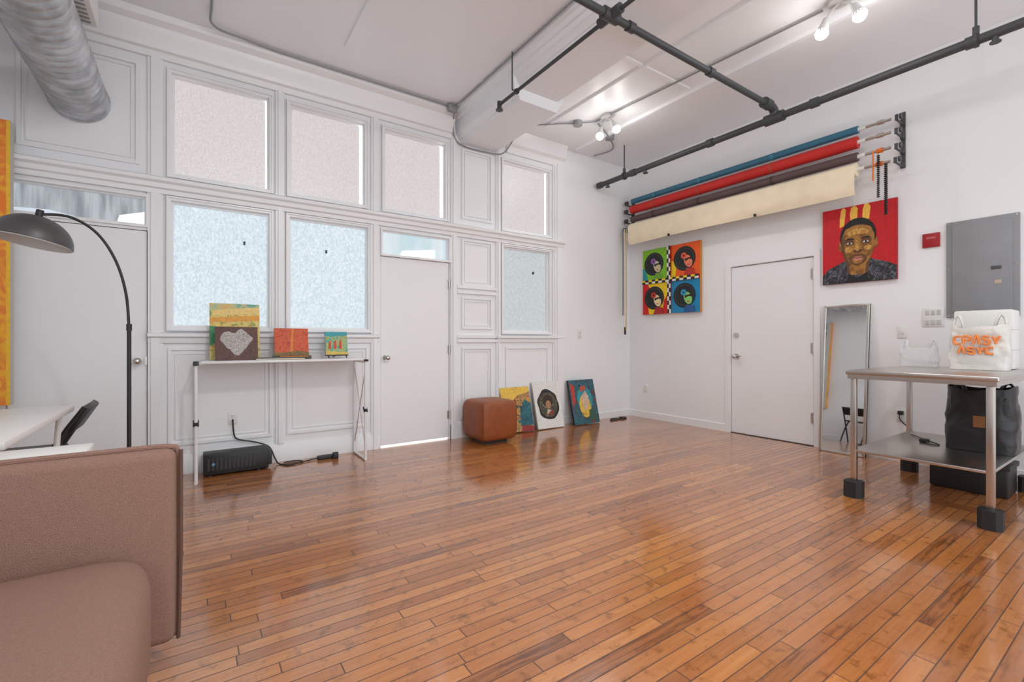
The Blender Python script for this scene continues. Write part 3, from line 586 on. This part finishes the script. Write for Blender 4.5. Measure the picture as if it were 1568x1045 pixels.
for i,((x,z,r),(nm,c)) in enumerate(zip(rolls,cols)):
    m=mat(nm,c,.6,bump=.05,bscale=10,var=.06,vscale=6); b=MB('backdrop_roll')
    b.cyl((x,1.80,z),(x,4.60,z),r,m,n=28); b.cyl((x,1.545,z),(x,4.66,z),.014,CHROME,n=12)
    b.cyl((x,1.74,z),(x,1.80,z),.02,PLW,n=14); b.cyl((x,1.60,z),(x,1.65,z),.022,ORG if i>1 else CHROME,n=14)
    if i<3:
        for y in (2.6,3.5,4.2): b.cyl((x,y-.015,z),(x,y+.015,z),r+.003,[C(.05,.25,.35),C(.45,.05,.03),C(.05,.03,.03)][i],n=24)
    else:
        P=[(x+.0,z+r+.001),(x-.045,z+.045),(x-.064,z),(x-.066,z-.06),(x-.068,z-.14),(x-.060,z-.20),(x-.042,z-.245)]
        ys=[1.80+2.8*k/24 for k in range(25)]
        vs=[(px+.004*math.sin(y*3+j),y,pz+(.006*math.sin(y*2.3) if j>3 else 0)) for y in ys for j,(px,pz) in enumerate(P)]
        n_=len(P); b.add(vs,[(a*n_+j,a*n_+j+1,(a+1)*n_+j+1,(a+1)*n_+j) for a in range(24) for j in range(n_-1)],m,True)
        for y in (2.75,3.9): b.box((x-.082,y-.010,z-.25),(x-.052,y+.010,z-.22),BLACK,r=.003)
    b.done()
b=MB('pull_chain')
for k in range(26):
    z=2.74-k*.018; b.sell((5.2,1.56,z),(.016,.016,.008),BLACK,1,1,8,6)
    if k<22: b.sell((5.21,1.62,z+.1),(.014,.014,.007),BLACK,1,1,8,6)
b.cyl((5.2,1.56,2.28),(5.2,1.56,2.74),.003,BLACK,n=6); b.cyl((5.21,1.62,2.46),(5.21,1.62,2.86),.003,BLACK,n=6)
b.cyl((5.21,1.66,2.62),(5.21,1.66,2.9),.006,ORG,n=6)
for y,m in ((4.62,C(.6,.45,.2)),(4.655,PLW),(4.68,C(.15,.15,.15))):
    b.cyl((5.17,y,1.28 if y<4.65 else 1.5),(5.17,y,2.76),.008,m,n=8)
b.cyl((5.17,4.64,1.22),(5.17,4.64,1.33),.016,BLACK,n=10)
b.done()
# ------------------------------------------------------------ steel work table
b=MB('steel_worktable')
x0,x1,y0,y1=3.90,5.17,.63,1.41
b.box((x0,y0,.885),(x1,y1,.915),STEEL,r=.006,seg=3)
b.box((x0+.01,y0+.01,.855),(x1-.01,y1-.01,.886),STEEL)
RUB=mat('black_rubber',(.02,.02,.021),.6)
for x in (x0+.04,x1-.05):
    for y in (y0+.04,y1-.04):
        b.box((x-.019,y-.019,.05),(x+.019,y+.019,.87),STEEL,r=.006)
        b.prof([(x-.055,y-.03),(x-.03,y-.055),(x+.03,y-.055),(x+.055,y-.03),(x+.055,y+.03),(x+.03,y+.055),(x-.03,y+.055),(x-.055,y+.03)],'z',0,.115,RUB)
b.box((x0+.03,y0+.03,.325),(x1-.04,y1-.03,.345),STEEL,r=.004)
b.done()
PB=mat('translucent_bag_plastic',(.76,.74,.70),.3,alpha=.93,bump=.6,bscale=22)
PB2=mat('clear_bag_plastic',(.82,.83,.84),.25,alpha=.35,bump=.6,bscale=25)
OR=C(.85,.27,.07)
def bag(b,cx,cy,z0,w,d,h,m,seed,pinch=.35,handle=.1,amp=.012):
    nu,nv=56,22; vs=[]
    for j in range(nv+1):
        t=j/nv
        for i in range(nu):
            a=2*pi*i/nu; e=.35+.3*t
            x=math.copysign(abs(math.cos(a))**e,math.cos(a))*d/2*(1-pinch*t*t)
            y=math.copysign(abs(math.sin(a))**e,math.sin(a))*w/2*(1+.05*math.sin(t*pi)-.04*t)
            p=Vector((x,y,t*h)); nn=noise.noise_vector(p*12+Vector((seed,0,0)))+.5*noise.noise_vector(p*30+Vector((seed,5,0)))
            z=t*h+(nn.z*amp if j else 0)+ (t**6)*h*.10*(abs(y/(w/2))**3)
            vs.append((cx+x+nn.x*amp*min(1,t*5),cy+y+nn.y*amp*min(1,t*5),z0+max(0,z)))
    fs=[(j*nu+i,j*nu+(i+1)%nu,(j+1)*nu+(i+1)%nu,(j+1)*nu+i) for j in range(nv) for i in range(nu)]+[list(range(nu))[::-1]]
    b.add(vs,fs,m,True)
    for s in (-1,1):
        y=cy+s*w*.36; zt_=z0+h
        for dx in (-d*.12,d*.12):
            q=[(cx+dx,y-s*w*.11,zt_-.02),(cx+dx,y-s*w*.06,zt_+handle*.6),(cx,y+s*.0,zt_+handle),(cx,y+s*w*.06,zt_+handle*.7),(cx+dx,y+s*w*.10,zt_-.01)]
            b.tube(q,.008,m,n=6)
b=MB('takeout_bag'); bag(b,4.76,.87,.917,.31,.16,.31,PB,3,handle=.09,amp=.018)
b.box((4.70,.76,.93),(4.82,.98,1.05),PLW,r=.01)
# chunky two-line orange lettering printed on the bag front (viewer's left = +Y)
gl=[[(1,1),(.1,.9),(0,.1),(1,0)],[(0,0),(0,1),(1,.9),(.9,.5),(.1,.5)],[(0,0),(.4,1),(.7,1),(1,0)],[(1,.9),(.2,1),(.1,.6),(.9,.45),(.9,0),(0,.1)],[(0,1),(.5,.4),(1,1),(.5,.4),(.5,0)]]
for row,(zc,hh,ys) in enumerate(((1.105,.055,[.985,.935,.885,.835,.785]),(1.035,.045,[.965,.915,.865,.815]))):
    for k,y_ in enumerate(ys):
        b.tube([(4.664,y_-u*.034,zc+v*hh) for u,v in gl[(k+row*2)%5]],.009,OR,n=6)
b.done()
b=MB('white_takeout_box'); b.box((4.90,.72,.917),(5.14,1.04,1.36),PLW,r=.015)
for zz in (1.06,1.21): b.box((4.898,.718,zz),(5.142,1.042,zz+.003),C(.5,.5,.5))
b.done()
b=MB('plastic_bag'); bag(b,4.93,1.255,.917,.24,.14,.15,PB2,9,pinch=.5,handle=.06,amp=.014); b.box((4.89,1.18,.925),(4.97,1.32,1.0),PB2,r=.01); b.done()
BAGB=mat('black_bag_fabric',(.012,.012,.014),.35,bump=.4,bscale=20)
b=MB('black_tote_bag'); bag(b,4.68,.84,.347,.36,.28,.43,BAGB,5,pinch=.05,handle=.05,amp=.012)
b.box((4.56,.69,.36),(4.80,.99,.74),BAGB,r=.02); b.box((4.530,.80,.52),(4.538,.86,.60),C(.25,.1,.03)); b.done()
b=MB('power_adapter'); b.box((4.62,1.13,.3465),(4.69,1.18,.37),BLACK,r=.006); b.tube([(4.65,1.15,.36),(4.55,1.10,.351),(4.58,1.05,.351),(4.68,1.12,.351),(4.9,1.3,.351)],.004,BLACK); b.done()
b=MB('storage_crate'); b.box((4.75,.72,.0),(5.05,1.15,.24),BLACK,r=.015); b.box((4.74,.71,.2),(5.06,1.16,.235),C(.03,.03,.03),r=.006); b.done()
# ------------------------------------------------------------ camera, world
cam=bpy.data.cameras.new('camera'); co=bpy.data.objects.new('camera',cam); S.collection.objects.link(co)
co.location=(0,0,1.127); co.rotation_euler=(pi/2,0,math.radians(-34.35)); cam.sensor_width=36; cam.lens=16.26; cam.clip_start=.02
S.camera=co
w=bpy.data.worlds.new('world'); S.world=w; w.use_nodes=True
w.node_tree.nodes['Background'].inputs[0].default_value=(.90,.95,1,1); w.node_tree.nodes['Background'].inputs[1].default_value=2.05
S.view_settings.view_transform='Standard'
